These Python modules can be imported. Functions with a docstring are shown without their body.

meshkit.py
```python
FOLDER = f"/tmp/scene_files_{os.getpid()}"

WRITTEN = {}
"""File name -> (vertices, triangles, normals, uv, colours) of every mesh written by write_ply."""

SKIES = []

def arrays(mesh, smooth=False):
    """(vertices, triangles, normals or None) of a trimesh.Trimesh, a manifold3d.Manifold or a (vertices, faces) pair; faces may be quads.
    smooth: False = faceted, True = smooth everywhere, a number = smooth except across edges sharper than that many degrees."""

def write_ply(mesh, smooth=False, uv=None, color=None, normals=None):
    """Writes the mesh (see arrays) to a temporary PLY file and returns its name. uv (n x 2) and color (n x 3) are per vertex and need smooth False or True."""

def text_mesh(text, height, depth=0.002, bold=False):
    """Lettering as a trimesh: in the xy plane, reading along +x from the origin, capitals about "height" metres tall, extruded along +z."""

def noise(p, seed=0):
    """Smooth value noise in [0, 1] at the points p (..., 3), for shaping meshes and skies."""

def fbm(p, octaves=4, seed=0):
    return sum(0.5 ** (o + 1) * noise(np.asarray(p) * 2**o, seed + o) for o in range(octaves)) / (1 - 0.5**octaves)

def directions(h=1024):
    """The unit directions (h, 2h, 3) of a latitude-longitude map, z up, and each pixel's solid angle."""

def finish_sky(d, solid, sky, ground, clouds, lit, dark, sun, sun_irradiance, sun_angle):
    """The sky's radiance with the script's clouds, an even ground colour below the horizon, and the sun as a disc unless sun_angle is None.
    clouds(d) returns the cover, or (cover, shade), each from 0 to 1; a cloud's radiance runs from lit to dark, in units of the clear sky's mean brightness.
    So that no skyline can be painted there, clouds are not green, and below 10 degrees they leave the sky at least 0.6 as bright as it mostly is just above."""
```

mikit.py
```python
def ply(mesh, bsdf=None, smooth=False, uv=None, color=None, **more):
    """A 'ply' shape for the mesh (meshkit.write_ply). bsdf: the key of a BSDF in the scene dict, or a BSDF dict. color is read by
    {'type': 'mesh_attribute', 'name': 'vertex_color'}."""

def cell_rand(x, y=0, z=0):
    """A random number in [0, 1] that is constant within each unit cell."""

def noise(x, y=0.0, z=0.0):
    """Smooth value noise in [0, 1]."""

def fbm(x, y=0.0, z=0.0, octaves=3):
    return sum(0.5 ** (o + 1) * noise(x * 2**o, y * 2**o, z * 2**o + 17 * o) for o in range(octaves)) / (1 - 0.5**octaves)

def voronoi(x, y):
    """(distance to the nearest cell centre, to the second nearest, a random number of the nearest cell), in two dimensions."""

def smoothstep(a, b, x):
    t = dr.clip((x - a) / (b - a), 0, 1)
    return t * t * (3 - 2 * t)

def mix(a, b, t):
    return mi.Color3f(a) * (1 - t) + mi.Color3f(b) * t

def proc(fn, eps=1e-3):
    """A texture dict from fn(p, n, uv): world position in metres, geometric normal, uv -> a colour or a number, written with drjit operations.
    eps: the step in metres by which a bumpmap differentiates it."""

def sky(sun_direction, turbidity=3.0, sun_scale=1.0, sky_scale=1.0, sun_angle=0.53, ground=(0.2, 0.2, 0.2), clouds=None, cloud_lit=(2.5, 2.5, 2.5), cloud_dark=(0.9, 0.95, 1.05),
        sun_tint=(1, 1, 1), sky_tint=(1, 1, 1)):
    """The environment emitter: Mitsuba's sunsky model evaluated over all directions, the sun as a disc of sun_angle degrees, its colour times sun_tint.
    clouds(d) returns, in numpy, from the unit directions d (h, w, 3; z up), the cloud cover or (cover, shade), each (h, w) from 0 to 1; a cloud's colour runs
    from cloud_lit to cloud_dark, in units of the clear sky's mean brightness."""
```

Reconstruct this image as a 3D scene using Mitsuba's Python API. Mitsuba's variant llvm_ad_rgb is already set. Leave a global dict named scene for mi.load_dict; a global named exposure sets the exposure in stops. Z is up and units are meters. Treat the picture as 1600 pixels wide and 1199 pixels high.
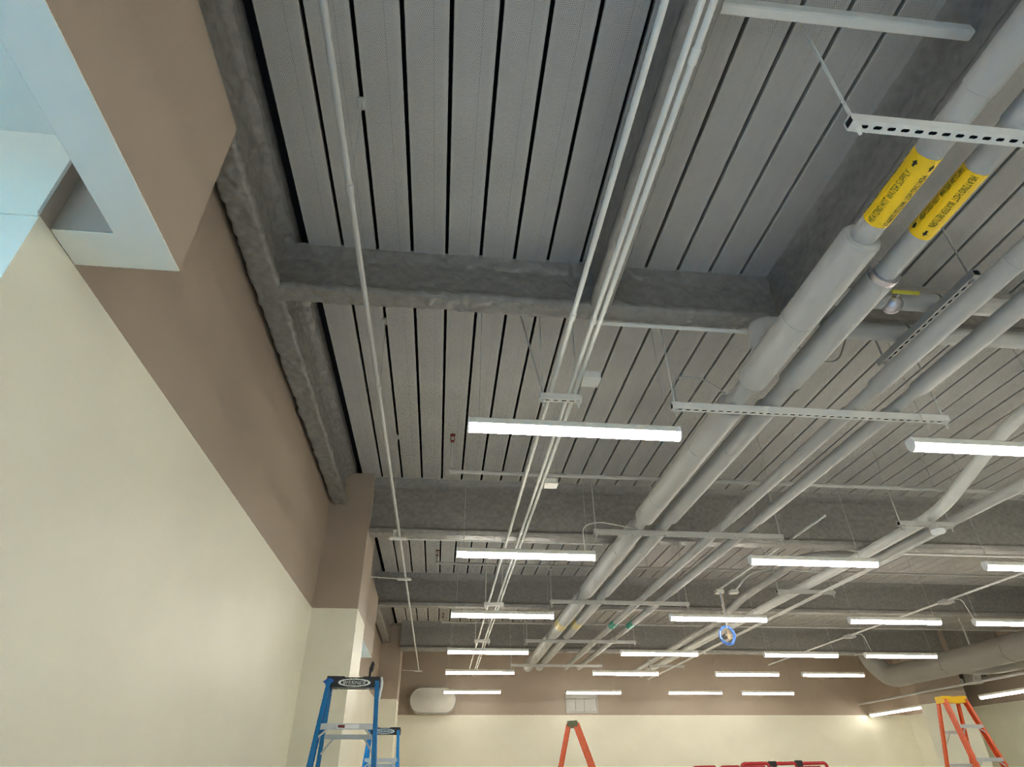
import math
import numpy as np
import trimesh
import drjit as dr
import mitsuba as mi
import mikit
import meshkit
from mikit import proc, noise, fbm, smoothstep, mix
from shapely.geometry import Polygon, box as sbox
from shapely import affinity
from shapely.ops import unary_union

T = mi.ScalarTransform4f
EYE = 1.6                       # eye height above the floor; heights below are given from the eye

# ------------------------------------------------------------------ camera, daylight, exposure
scene, labels = {'type': 'scene'}, {}


def camera():
    yaw, pitch, roll = 0.110520058, 0.584774001, -0.0100444776
    cy, sy, cp, sp = math.cos(yaw), math.sin(yaw), math.cos(pitch), math.sin(pitch)
    fwd = np.array([sy * cp, cy * cp, sp])
    right = np.array([cy, -sy, 0.0])
    up = np.cross(right, fwd)
    up = -math.sin(roll) * right + math.cos(roll) * up
    return {'type': 'perspective', 'fov_axis': 'x', 'fov': 2 * math.degrees(math.atan(800 / 947.393)),
            'near_clip': 0.02, 'far_clip': 200.0,
            'to_world': T().look_at(origin=[0, 0, EYE], target=[float(fwd[0]), float(fwd[1]), float(EYE + fwd[2])], up=[float(v) for v in up])}


scene['camera'] = camera()
scene['sky'] = mikit.sky([0.75, 0.35, 0.56], turbidity=3.0, sky_scale=8.0, sun_scale=8.0, sky_tint=(0.17, 0.95, 1.27))
exposure = 2.0
LAMP = [8.6, 8.1, 7.1]          # radiance of the strip lights' lenses

# ------------------------------------------------------------------ materials
PAINT_LINE = EYE + 1.333
CREAM, TAUPE = (0.73, 0.705, 0.575), (0.35, 0.28, 0.215)


def _two_tone(p, n, uv):
    k = smoothstep(-0.0015, 0.0015, p.z - PAINT_LINE) * smoothstep(-1.19, -1.186, p.x)
    m = 0.95 + 0.1 * fbm(p.x * 2.5, p.y * 2.5, p.z * 2.5)
    return mix(CREAM, TAUPE, k) * m


def _roller(p, n, uv):
    return fbm(p.x * 150, p.y * 150, p.z * 150, octaves=2) * 0.0008


def plain(color, rough=0.5, spec=0.4, var=0.0, scale=6.0):
    if var:
        c = tuple(color)

        def f(p, n, uv):
            return mi.Color3f(c) * (1 - var + 2 * var * fbm(p.x * scale, p.y * scale, p.z * scale))
        col = proc(f)
    else:
        col = {'type': 'rgb', 'value': list(color)}
    return {'type': 'twosided', 'bsdf': {'type': 'principled', 'base_color': col, 'roughness': rough, 'specular': spec}}


def _deck(p, n, uv):
    u = (p.x + 0.303) / 0.2043
    f = u - dr.floor(u)
    h = 0.0095
    row = dr.floor(p.y / (h * 0.866))
    sx = p.x / h + 0.5 * (row - 2 * dr.floor(row / 2))
    du = (sx - dr.floor(sx) - 0.5) * h
    dv = (p.y / (h * 0.866) - row - 0.5) * h * 0.866
    hole = 1 - smoothstep(0.0014, 0.0023, dr.sqrt(du * du + dv * dv))
    margin = smoothstep(0.10, 0.14, f) * (1 - smoothstep(0.86, 0.90, f))
    lap = 1 - smoothstep(0.0, 0.012, dr.abs(f - 0.66))
    c = mi.Color3f(0.44, 0.425, 0.39) * (0.93 + 0.14 * fbm(p.x * 3, p.y * 3, 0))
    return c * (1 - 0.62 * hole * margin) * (1 - 0.35 * lap)


def _foam_col(p, n, uv):
    return mi.Color3f(0.205, 0.196, 0.176) * (0.75 + 0.5 * fbm(p.x * 30, p.y * 30, p.z * 30))


def _jacket(p, n, uv):
    k = fbm(p.x * 9, p.y * 2.2, p.z * 9)
    return mi.Color3f(0.42, 0.41, 0.375) * (0.88 + 0.24 * k)


def bump(fn, inner, scale=1.0, eps=1e-3):
    return {'type': 'twosided', 'bsdf': {'type': 'bumpmap', 'arbitrary': proc(fn, eps), 'scale': scale, 'bsdf': inner}}


scene['wall_paint'] = {'type': 'twosided', 'bsdf': {'type': 'principled', 'base_color': proc(_two_tone), 'roughness': 0.42, 'specular': 0.35}}
scene['cream_paint'] = plain(CREAM, 0.45, 0.35, 0.03, 2.5)
scene['taupe_paint'] = plain(TAUPE, 0.45, 0.35, 0.05, 2.5)
scene['deck_paint'] = {'type': 'twosided', 'bsdf': {'type': 'principled', 'base_color': proc(_deck), 'roughness': 0.55, 'specular': 0.3}}
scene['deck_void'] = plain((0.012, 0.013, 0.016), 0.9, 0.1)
def _foam_bump(p, n, uv):
    return 0.0045 * fbm(p.x * 60, p.y * 60, p.z * 60, octaves=3)


scene['foam'] = {'type': 'twosided', 'bsdf': {'type': 'bumpmap', 'arbitrary': proc(_foam_bump, 2e-3), 'scale': 1.0, 'bsdf': {'type': 'principled', 'base_color': proc(_foam_col), 'roughness': 0.33, 'specular': 0.6}}}
scene['jacket'] = {'type': 'twosided', 'bsdf': {'type': 'principled', 'base_color': proc(_jacket), 'roughness': 0.5, 'specular': 0.35}}
scene['gray_steel'] = plain((0.42, 0.41, 0.375), 0.45, 0.4, 0.05, 20)
scene['dark_steel'] = plain((0.13, 0.128, 0.118), 0.5, 0.4)
scene['conduit_paint'] = plain((0.66, 0.65, 0.59), 0.4, 0.45, 0.06, 12)
scene['oval_paint'] = plain((0.52, 0.50, 0.44), 0.5, 0.35, 0.06, 4)
scene['duct_paint'] = plain((0.25, 0.235, 0.20), 0.5, 0.35, 0.06, 4)
scene['white_metal'] = plain((0.70, 0.68, 0.60), 0.35, 0.5)
scene['white_plastic'] = plain((0.78, 0.79, 0.77), 0.4, 0.5)
scene['marker_yellow'] = plain((0.88, 0.56, 0.012), 0.35, 0.5)
scene['marker_pale'] = plain((0.62, 0.50, 0.20), 0.4, 0.5)
scene['marker_green'] = plain((0.02, 0.27, 0.19), 0.4, 0.5)
scene['ink'] = plain((0.012, 0.011, 0.01), 0.5, 0.3)
scene['black_plastic'] = plain((0.014, 0.014, 0.015), 0.35, 0.5)
scene['blue_glass_fibre'] = plain((0.012, 0.16, 0.40), 0.35, 0.5, 0.12, 25)
scene['bright_blue_glass_fibre'] = plain((0.015, 0.22, 0.50), 0.35, 0.5, 0.1, 25)
scene['orange_glass_fibre'] = plain((0.66, 0.095, 0.022), 0.35, 0.5, 0.1, 25)
scene['amber_plastic'] = plain((0.80, 0.46, 0.008), 0.35, 0.5)
scene['olive_plastic'] = plain((0.13, 0.13, 0.06), 0.5, 0.4, 0.1, 40)
scene['aluminium'] = {'type': 'twosided', 'bsdf': {'type': 'principled', 'base_color': {'type': 'rgb', 'value': [0.55, 0.55, 0.53]}, 'metallic': 0.6, 'roughness': 0.42}}
scene['brass'] = plain((0.62, 0.55, 0.05), 0.4, 0.5)
scene['chrome'] = {'type': 'twosided', 'bsdf': {'type': 'roughconductor', 'material': 'Cr', 'alpha': 0.2}}
scene['blue_rope'] = plain((0.07, 0.17, 0.46), 0.5, 0.4)
scene['pale_blue_cord'] = plain((0.42, 0.56, 0.80), 0.5, 0.4)
scene['tan_strap'] = plain((0.42, 0.33, 0.21), 0.6, 0.3)
scene['lift_red'] = plain((0.42, 0.022, 0.025), 0.35, 0.5)
scene['sprinkler_red'] = plain((0.16, 0.02, 0.014), 0.3, 0.5)
scene['floor_concrete'] = plain((0.72, 0.70, 0.66), 0.5, 0.4, 0.06, 1.5)
scene['ground_grey'] = plain((0.3, 0.32, 0.33), 0.9, 0.1)
scene['panel_dark'] = plain((0.05, 0.05, 0.055), 0.6, 0.3)
scene['tape_blue'] = plain((0.03, 0.13, 0.45), 0.55, 0.3)
scene['glass'] = {'type': 'thindielectric'}


# ------------------------------------------------------------------ helpers
def fresh(key):
    if key not in scene and not any(k.startswith(key + '__') for k in scene):
        return key
    n = 1
    while f'{key}_{n:03d}' in scene or any(k.startswith(f'{key}_{n:03d}__') for k in scene):
        n += 1
    return f'{key}_{n:03d}'


def shift(mesh):
    if isinstance(mesh, tuple):
        mesh = trimesh.Trimesh(np.asarray(mesh[0], float), np.asarray(mesh[1], int), process=False)
    m = mesh.copy()
    m.apply_translation([0, 0, EYE])
    return m


def put(name, mesh, mat, parent=None, smooth=False, label=None, **more):
    """One mesh given in eye heights as an entry of its own."""
    key = fresh((parent + '__' if parent else '') + name)
    scene[key] = mikit.ply(shift(mesh), mat, smooth=smooth, **more)
    if label:
        labels[key] = {'label': label}
    return key


def copy_of(name, shape, offset, parent=None, rotz=0.0):
    key = fresh((parent + '__' if parent else '') + name)
    d = dict(shape)
    d['to_world'] = T().translate([offset[0], offset[1], offset[2] + EYE]).rotate([0, 0, 1], rotz)
    scene[key] = d
    return key


_taken = set()


def thing(name, label, cat, group=None):
    key, n = name, 0
    while key in _taken or key in scene:
        n += 1
        key = f'{name}_{n:03d}'
    _taken.add(key)
    labels[key] = {'label': label, 'category': cat}
    if group:
        labels[key]['group'] = group
    return key


def struct(name, mesh, mat, label=None, smooth=False):
    key = put(name, mesh, mat, smooth=smooth)
    labels[key] = {'kind': 'structure'}
    if label:
        labels[key]['label'] = label
    return key


def cat(*ms):
    return trimesh.util.concatenate([m for m in ms])


def bx(x0, x1, y0, y1, z0, z1):
    m = trimesh.creation.box(extents=[x1 - x0, y1 - y0, z1 - z0])
    m.apply_translation([(x0 + x1) / 2, (y0 + y1) / 2, (z0 + z1) / 2])
    return m


def bevel_box(x0, x1, y0, y1, z0, z1, b=0.004):
    c = [trimesh.creation.box(extents=e) for e in ((x1 - x0 - 2 * b, y1 - y0 - 2 * b, z1 - z0), (x1 - x0, y1 - y0 - 2 * b, z1 - z0 - 2 * b), (x1 - x0 - 2 * b, y1 - y0, z1 - z0 - 2 * b))]
    m = trimesh.convex.convex_hull(np.vstack([k.vertices for k in c]))
    m.apply_translation([(x0 + x1) / 2, (y0 + y1) / 2, (z0 + z1) / 2])
    return m


def tube(pts, r, seg=14, cap=True, flat=1.0):
    """A round bar through the points; r may be a number or one per point."""
    p = np.asarray(pts, float)
    r = np.broadcast_to(np.asarray(r, float), len(p))
    if len(p) == 2 and np.linalg.norm(p[1] - p[0]) > 1.2:
        k = np.linspace(0, 1, int(np.linalg.norm(p[1] - p[0]) / 0.6) + 2)
        p, r = p[0] + (p[1] - p[0]) * k[:, None], np.full(len(k), r[0])
    t = np.gradient(p, axis=0)
    d = np.diff(p, axis=0)
    d /= np.maximum(np.linalg.norm(d, axis=1, keepdims=True), 1e-9)
    t[0], t[-1] = d[0], d[-1]
    for i in range(1, len(p) - 1):
        s = d[i - 1] + d[i]
        t[i] = s if np.linalg.norm(s) > 1e-6 else d[i]
    t /= np.linalg.norm(t, axis=1, keepdims=True)
    ref = np.array([0, 0, 1.0]) if abs(t[0][2]) < 0.9 else np.array([1.0, 0, 0])
    rings, a = [], np.linspace(0, 2 * math.pi, seg, endpoint=False)
    for i in range(len(p)):
        u = ref - t[i] * (ref @ t[i])
        u /= np.linalg.norm(u)
        w = np.cross(t[i], u)
        ref = u
        rings.append(p[i] + r[i] * (np.cos(a)[:, None] * u * flat + np.sin(a)[:, None] * w))
    v = np.vstack(rings)
    f = []
    for i in range(len(p) - 1):
        for k in range(seg):
            k2 = (k + 1) % seg
            A, B, C, D = i * seg + k, i * seg + k2, (i + 1) * seg + k2, (i + 1) * seg + k
            f += [[A, B, C], [A, C, D]]
    if cap:
        v = np.vstack([v, p[0], p[-1]])
        n0, n1 = len(v) - 2, len(v) - 1
        e = (len(p) - 1) * seg
        for k in range(seg):
            k2 = (k + 1) % seg
            f += [[n0, k2, k], [n1, e + k, e + k2]]
    return trimesh.Trimesh(v, f, process=False)


def arc(pts, n=8, rad=0.1):
    """Rounds the corners of a polyline."""
    p = [np.asarray(q, float) for q in pts]
    out = [p[0]]
    for a, b, c in zip(p, p[1:], p[2:]):
        u, w = a - b, c - b
        l = min(rad, np.linalg.norm(u) * 0.49, np.linalg.norm(w) * 0.49)
        s, e = b + u / np.linalg.norm(u) * l, b + w / np.linalg.norm(w) * l
        for k in np.linspace(0, 1, n):
            out.append((1 - k) ** 2 * s + 2 * k * (1 - k) * b + k * k * e)
    out.append(p[-1])
    return np.array(out)


def prism(poly, length, axis='y', at=(0, 0, 0)):
    """Extrudes a shapely polygon given in (u, z) along y (u = x) or along x (u = y)."""
    m = trimesh.creation.extrude_polygon(poly, length, engine='earcut')
    v = m.vertices.copy()
    if axis == 'y':
        m.vertices = np.c_[v[:, 0], v[:, 2], v[:, 1]]
        m.invert()
    else:
        m.vertices = np.c_[v[:, 2], v[:, 0], v[:, 1]]
    m.apply_translation(at)
    return m


def lathe_y(cx, cz, prof, seg=32):
    """A body round about a line along y; prof = [(y, r), ...]."""
    full = [prof[0]]
    for (ya, ra), (yb, rb) in zip(prof, prof[1:]):
        n = max(1, int(abs(yb - ya) / 0.7))
        full += [(ya + (yb - ya) * k / n, ra + (rb - ra) * k / n) for k in range(1, n + 1)]
    prof = full
    a = np.linspace(0, 2 * math.pi, seg, endpoint=False)
    v, f = [], []
    for y, r in prof:
        v.append(np.c_[cx + r * np.cos(a), np.full(seg, y), cz + r * np.sin(a)])
    v = np.vstack(v)
    for i in range(len(prof) - 1):
        for k in range(seg):
            k2 = (k + 1) % seg
            A, B, C, D = i * seg + k, i * seg + k2, (i + 1) * seg + k2, (i + 1) * seg + k
            f += [[A, C, B], [A, D, C]]
    return trimesh.Trimesh(v, f, process=False)


def ball(c, r, sub=2):
    m = trimesh.creation.icosphere(subdivisions=sub, radius=r)
    m.apply_translation(c)
    return m


def foam_beam(axis, c, a0, a1, zb, zt=2.67, fl=0.13, web=0.05, res=0.02, amp=0.009, seed=0, crown=0.16, tf=0.04):
    """An I-beam under sprayed fireproofing: its lumpy outline along the axis, c = the web's line, zb = underside."""
    h = fl / 2
    prof = np.array([(-h * 0.85, zb), (h * 0.85, zb), (h, zb + 0.012), (h, zb + tf), (web / 2 + 0.012, zb + tf + 0.018), (web / 2, zb + tf + 0.05),
                     (web / 2, zt - 0.09), (web / 2 + 0.02, zt - 0.04), (crown / 2, zt), (-crown / 2, zt), (-web / 2 - 0.02, zt - 0.04), (-web / 2, zt - 0.09),
                     (-web / 2, zb + tf + 0.05), (-web / 2 - 0.012, zb + tf + 0.018), (-h, zb + tf), (-h, zb + 0.012)])
    nxt = np.roll(prof, -1, axis=0)
    ring = []
    for p, q in zip(prof, nxt):
        n = max(1, int(np.linalg.norm(q - p) / res))
        ring += [p + (q - p) * k / n for k in range(n)]
    ring = np.array(ring)
    d = np.roll(ring, -1, axis=0) - np.roll(ring, 1, axis=0)
    nrm = np.c_[d[:, 1], -d[:, 0]]
    nrm /= np.maximum(np.linalg.norm(nrm, axis=1, keepdims=True), 1e-9)
    n, m = max(2, int((a1 - a0) / res)), len(ring)
    ss = np.linspace(a0, a1, n)
    S, R = np.repeat(ss, m), np.tile(ring, (n, 1))
    N = np.tile(nrm, (n, 1))
    q = np.c_[S, R]
    disp = amp * (meshkit.fbm(q * 28, 3, seed) - 0.5) * 1.6 + amp * (meshkit.fbm(q * 7, 2, seed + 9) - 0.5) * 1.2
    R = R + N * disp[:, None]
    v = np.c_[R[:, 0] + c, S, R[:, 1]] if axis == 'y' else np.c_[S, R[:, 0] + c, R[:, 1]]
    i = np.arange(n - 1)[:, None] * m
    k = np.arange(m)[None, :]
    k2 = (k + 1) % m
    A, B, C, D = i + k, i + k2, i + m + k2, i + m + k
    f = np.stack([np.stack([A, B, C], -1), np.stack([A, C, D], -1)]).reshape(-1, 3)
    if axis == 'y':
        f = f[:, ::-1]
    ends = []
    for e, flip in ((0, axis == 'x'), (n - 1, axis == 'y')):
        rr = R[e * m:(e + 1) * m]
        tv, tf_ = trimesh.creation.triangulate_polygon(Polygon(rr), engine='earcut')
        pv = np.c_[tv[:, 0] + c, np.full(len(tv), ss[e]), tv[:, 1]] if axis == 'y' else np.c_[np.full(len(tv), ss[e]), tv[:, 0] + c, tv[:, 1]]
        ends.append(trimesh.Trimesh(pv, tf_[:, ::-1] if flip else tf_, process=False))
    return cat(trimesh.Trimesh(v, f, process=False), *ends)


# ------------------------------------------------------------------ the setting
DECK = 2.66
struct('floor', bx(-2.4, 13.2, -4.2, 15.9, -1.75, -1.6), 'floor_concrete')

# left wall: solid piers of wall between two tall window bays, brown above the paint line
wl = [bx(-2.4, -1.177, 1.28, 6.43, -1.6, 2.66), bx(-2.4, -1.177, 8.14, 15.7, -1.6, 2.66), bx(-2.4, -1.177, -4.2, 1.28, 1.69, 2.66), bx(-2.4, -1.177, 6.43, 8.14, 1.69, 2.66)]
struct('wall_left', cat(*wl), 'wall_paint', 'left wall painted cream with a taupe band above')
struct('wall_far', bx(-2.4, 13.2, 15.7, 15.9, -1.6, 2.9), 'wall_paint', 'far wall painted cream with a taupe band above')
struct('wall_back', bx(-2.4, 13.2, -4.4, -4.2, -1.6, 2.9), 'wall_paint')
rw = trimesh.creation.extrude_polygon(Polygon([(11.38, 15.7), (11.72, 12.0), (12.4, 4.0), (12.9, -4.2), (13.2, -4.2), (13.2, 15.7)]), 4.5, engine='earcut')
rw.apply_translation([0, 0, -1.6])
struct('wall_right', rw, 'wall_paint', 'right wall painted cream with a taupe band above')
pier = trimesh.creation.extrude_polygon(Polygon([(10.08, 13.42), (10.34, 12.38), (11.62, 13.9), (11.45, 14.6)]), 4.3, engine='earcut')
pier.apply_translation([0, 0, -1.6])
struct('column', pier, 'wall_paint', 'pier standing out of the right wall behind the orange stepladder')
struct('column', bx(-1.18, -0.775, 5.78, 6.43, -1.6, 2.66), 'wall_paint', 'nearest column on the left wall, behind the front blue stepladder')
struct('column', bx(-1.18, -0.787, 12.66, 13.3, -1.6, 2.66), 'wall_paint', 'farther column on the left wall')


def bulkhead(y0, y1, yin, label):
    b = thing('bulkhead', label, 'bulkhead')
    del labels[b]['category']
    labels[b]['kind'] = 'structure'
    put('side_panel', cat(bx(-1.004, -0.87, y0, y1, 1.34, 2.07), bx(-1.176, -1.004, yin, y1, 1.34, 2.07), bx(-1.176, -1.004, y0, yin, 1.692, 2.07)), 'taupe_paint', b, label='taupe painted side')
    put('underside_trim', cat(bx(-1.004, -0.8705, y0, y1 - 0.0005, 1.336, 1.34), bx(-1.176, -1.004, yin, y1 - 0.0005, 1.336, 1.34)), 'cream_paint', b, label='pale underside frame')
    put('inner_lining', cat(bx(-1.0075, -1.004, y0, yin, 1.34, 1.69), bx(-1.176, -1.0075, yin - 0.0035, yin, 1.34, 1.69), bx(-1.176, -1.0075, y0, yin - 0.0035, 1.6885, 1.692)), 'taupe_paint', b, label='taupe lining of the light slot')
    return b


struct('trim_1', bx(-2.3, -1.178, 1.274, 1.281, 1.328, 1.337), 'cream_paint', 'thin corner bead across the window jamb')
bulkhead(-4.19, 1.475, 1.335, 'taupe bulkhead hanging over the nearest window bay, upper left of the view')
bulkhead(6.44, 8.335, 8.195, 'taupe bulkhead over the second window bay, beyond the nearest column')


def window(n, y0, y1):
    w = f'window_{n}'
    labels[w] = {'kind': 'structure', 'label': 'tall storefront window in the left wall recess'}
    x = -2.35
    fr = [bx(x - 0.04, x + 0.04, y0, y0 + 0.05, -1.6, 1.69), bx(x - 0.04, x + 0.04, y1 - 0.05, y1, -1.6, 1.69), bx(x - 0.04, x + 0.04, y0, y1, -1.6, -1.5), bx(x - 0.04, x + 0.04, y0, y1, 1.63, 1.69)]
    put('frame', cat(*fr), 'aluminium', w)
    k = max(1, int((y1 - y0) / 1.3))
    for i in range(k):
        a, b = y0 + (y1 - y0) * i / k, y0 + (y1 - y0) * (i + 1) / k
        if i:
            put('mullion', bx(x - 0.035, x + 0.035, a - 0.025, a + 0.025, -1.5, 1.63), 'aluminium', w)
        put('pane', trimesh.Trimesh([[x, a + .02, -1.5], [x, b - .02, -1.5], [x, b - .02, 1.63], [x, a + .02, 1.63]], [[0, 1, 2], [0, 2, 3]], process=False), 'glass', w)


window(1, -4.2, 1.28)
window(2, 6.43, 8.14)
struct('ground', bx(-60, -2.4, -60, 60, -1.8, -1.65), 'ground_grey')

# ceiling: acoustic steel deck, ribbed panels side by side with open slots between
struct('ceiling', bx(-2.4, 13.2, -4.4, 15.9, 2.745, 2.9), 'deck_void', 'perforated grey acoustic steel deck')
PITCH, SLOT = 0.2043, 0.0185
w2 = (PITCH - SLOT) / 2
prof = Polygon([(-w2, 0.004), (-w2 + 0.004, 0), (w2 - 0.004, 0), (w2, 0.004), (w2 - 0.012, 0.082), (w2 - 0.015, 0.082), (w2 - 0.004, 0.006), (-w2 + 0.004, 0.006), (-w2 + 0.015, 0.082), (-w2 + 0.012, 0.082)])
rib = prism(prof, 20.0, 'y')
rib_shape = mikit.ply(rib, 'deck_paint')
x, k = -0.303 - 3 * PITCH + PITCH / 2 + 0.004, 0
while x < 12.9:
    copy_of('deck_panel', rib_shape, (x, -4.3, DECK), 'ceiling')
    x += PITCH
    k += 1
strip = bx(-1.2, -0.966, -4.3, 15.7, DECK - 0.002, DECK + 0.08)
put('edge_strip', strip, 'foam', 'ceiling', label='sprayed edge strip along the left wall')


# ------------------------------------------------------------------ fireproofed beams
def beam(label, *a, **k):
    b = thing('steel_beam', label, 'beam')
    scene[b] = mikit.ply(shift(foam_beam(*a, **k)), 'foam', smooth=50)
    return b


beam('sprayed grey beam running along the top of the left wall to the nearest column', 'y', -1.075, -4.2, 5.79, 2.315, fl=0.145, web=0.06, seed=1, crown=0.21, res=0.011, amp=0.017)
beam('sprayed grey beam running along the left wall beyond the nearest column', 'y', -1.075, 6.42, 12.67, 2.3, fl=0.14, web=0.06, seed=2, crown=0.25, res=0.035)
beam('nearest sprayed cross beam, meeting the left wall beam above the white pipe', 'x', 2.69, -1.06, 1.93, 2.318, fl=0.135, web=0.05, seed=3, res=0.011, crown=0.12, amp=0.013)
beam('short dark cross beam above the insulated pipes at the upper right', 'x', 2.69, 2.07, 11.9, 2.318, fl=0.135, web=0.05, seed=4, res=0.035, crown=0.12)
beam('sprayed beam running away above the pair of conduits', 'y', 0.815, -4.2, 2.68, 2.318, fl=0.13, web=0.05, seed=5, res=0.018, crown=0.15)
beam('sprayed girder running away above the two yellow marked pipes', 'y', 2.0, -4.2, 2.74, 2.29, fl=0.16, web=0.07, seed=6, res=0.02, crown=0.19)
beam('deep sprayed cross girder resting on the nearest column', 'x', 5.93, -0.78, 12.0, 2.07, fl=0.17, web=0.06, seed=7, res=0.035, crown=0.14)
beam('second sprayed cross girder, halfway to the far wall', 'x', 9.3, -1.05, 11.8, 2.185, fl=0.17, web=0.06, seed=8, res=0.045, crown=0.14)
beam('farthest sprayed cross girder, resting on the farther column', 'x', 12.52, -0.8, 11.6, 2.15, fl=0.17, web=0.06, seed=9, res=0.05, crown=0.14)
b = thing('steel_tube', 'pale square steel tube crossing under the deck at the upper right edge', 'beam')
scene[b] = mikit.ply(shift(bevel_box(0.84, 1.96, 1.018, 1.06, 2.445, 2.50, 0.006)), 'conduit_paint')


# ------------------------------------------------------------------ strip lights
def light_parts(L):
    h, w = L / 2, 0.034
    house = Polygon([(-w, 0.005), (w, 0.005), (w, 0.036), (w - 0.006, 0.042), (-w + 0.006, 0.042), (-w, 0.036)])
    lensp = Polygon([(-w, 0.005), (-0.030, -0.010), (-0.023, -0.026), (-0.012, -0.037), (0, -0.041), (0.012, -0.037), (0.023, -0.026), (0.030, -0.010), (w, 0.005)])
    hm = prism(house, L - 0.012, 'x', (-h + 0.006, 0, 0))
    lm = prism(lensp, L - 0.008, 'x', (-h + 0.004, 0, 0))
    e = [prism(affinity.scale(lensp, 1.03, 1.03), 0.008, 'x', (s, 0, 0)) for s in (-h - 0.004, h - 0.004)]
    e = [cat(m, prism(affinity.scale(house, 1.03, 1.03), 0.012, 'x', (-h - 0.002 if i == 0 else h - 0.010, 0, 0))) for i, m in enumerate(e)]
    return (mikit.ply(hm, 'white_metal'), mikit.ply(lm, 'white_plastic', emitter={'type': 'area', 'radiance': {'type': 'rgb', 'value': LAMP}}),
            [mikit.ply(m, 'white_plastic') for m in e])


FOUR, EIGHT = light_parts(1.22), light_parts(2.42)
ROWS = [(-1.6, 'behind'), (0.42, 'behind'), (2.97, 'nearest'), (5.215, 'second'), (7.475, 'third'), (9.845, 'fourth'), (11.85, 'fifth'), (14.56, 'farthest')]
COLS = [(0.69, 'leftmost'), (3.345, 'second from the left'), (5.655, 'third from the left'), (7.345, 'rightmost'), (9.8, 'outer')]


def strip_light(x, y, z, parts, L, label, group, rotz=0.0, inset=0.06):
    t = thing('strip_light', label, 'light', group)
    h, l, e = parts
    copy_of('housing', h, (x, y, z), t, rotz)
    copy_of('lens', l, (x, y, z), t, rotz)
    for m in e:
        copy_of('end_cap', m, (x, y, z), t, rotz)
    for s in (-1, 1):
        d = s * (L / 2 - inset)
        cx, cy = (x + d, y) if not rotz else (x, y + d)
        put('hanger_cable', tube([(cx, cy, z + 0.04), (cx, cy, DECK + 0.03)], 0.0022, 5), 'gray_steel', t)
    return t


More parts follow.
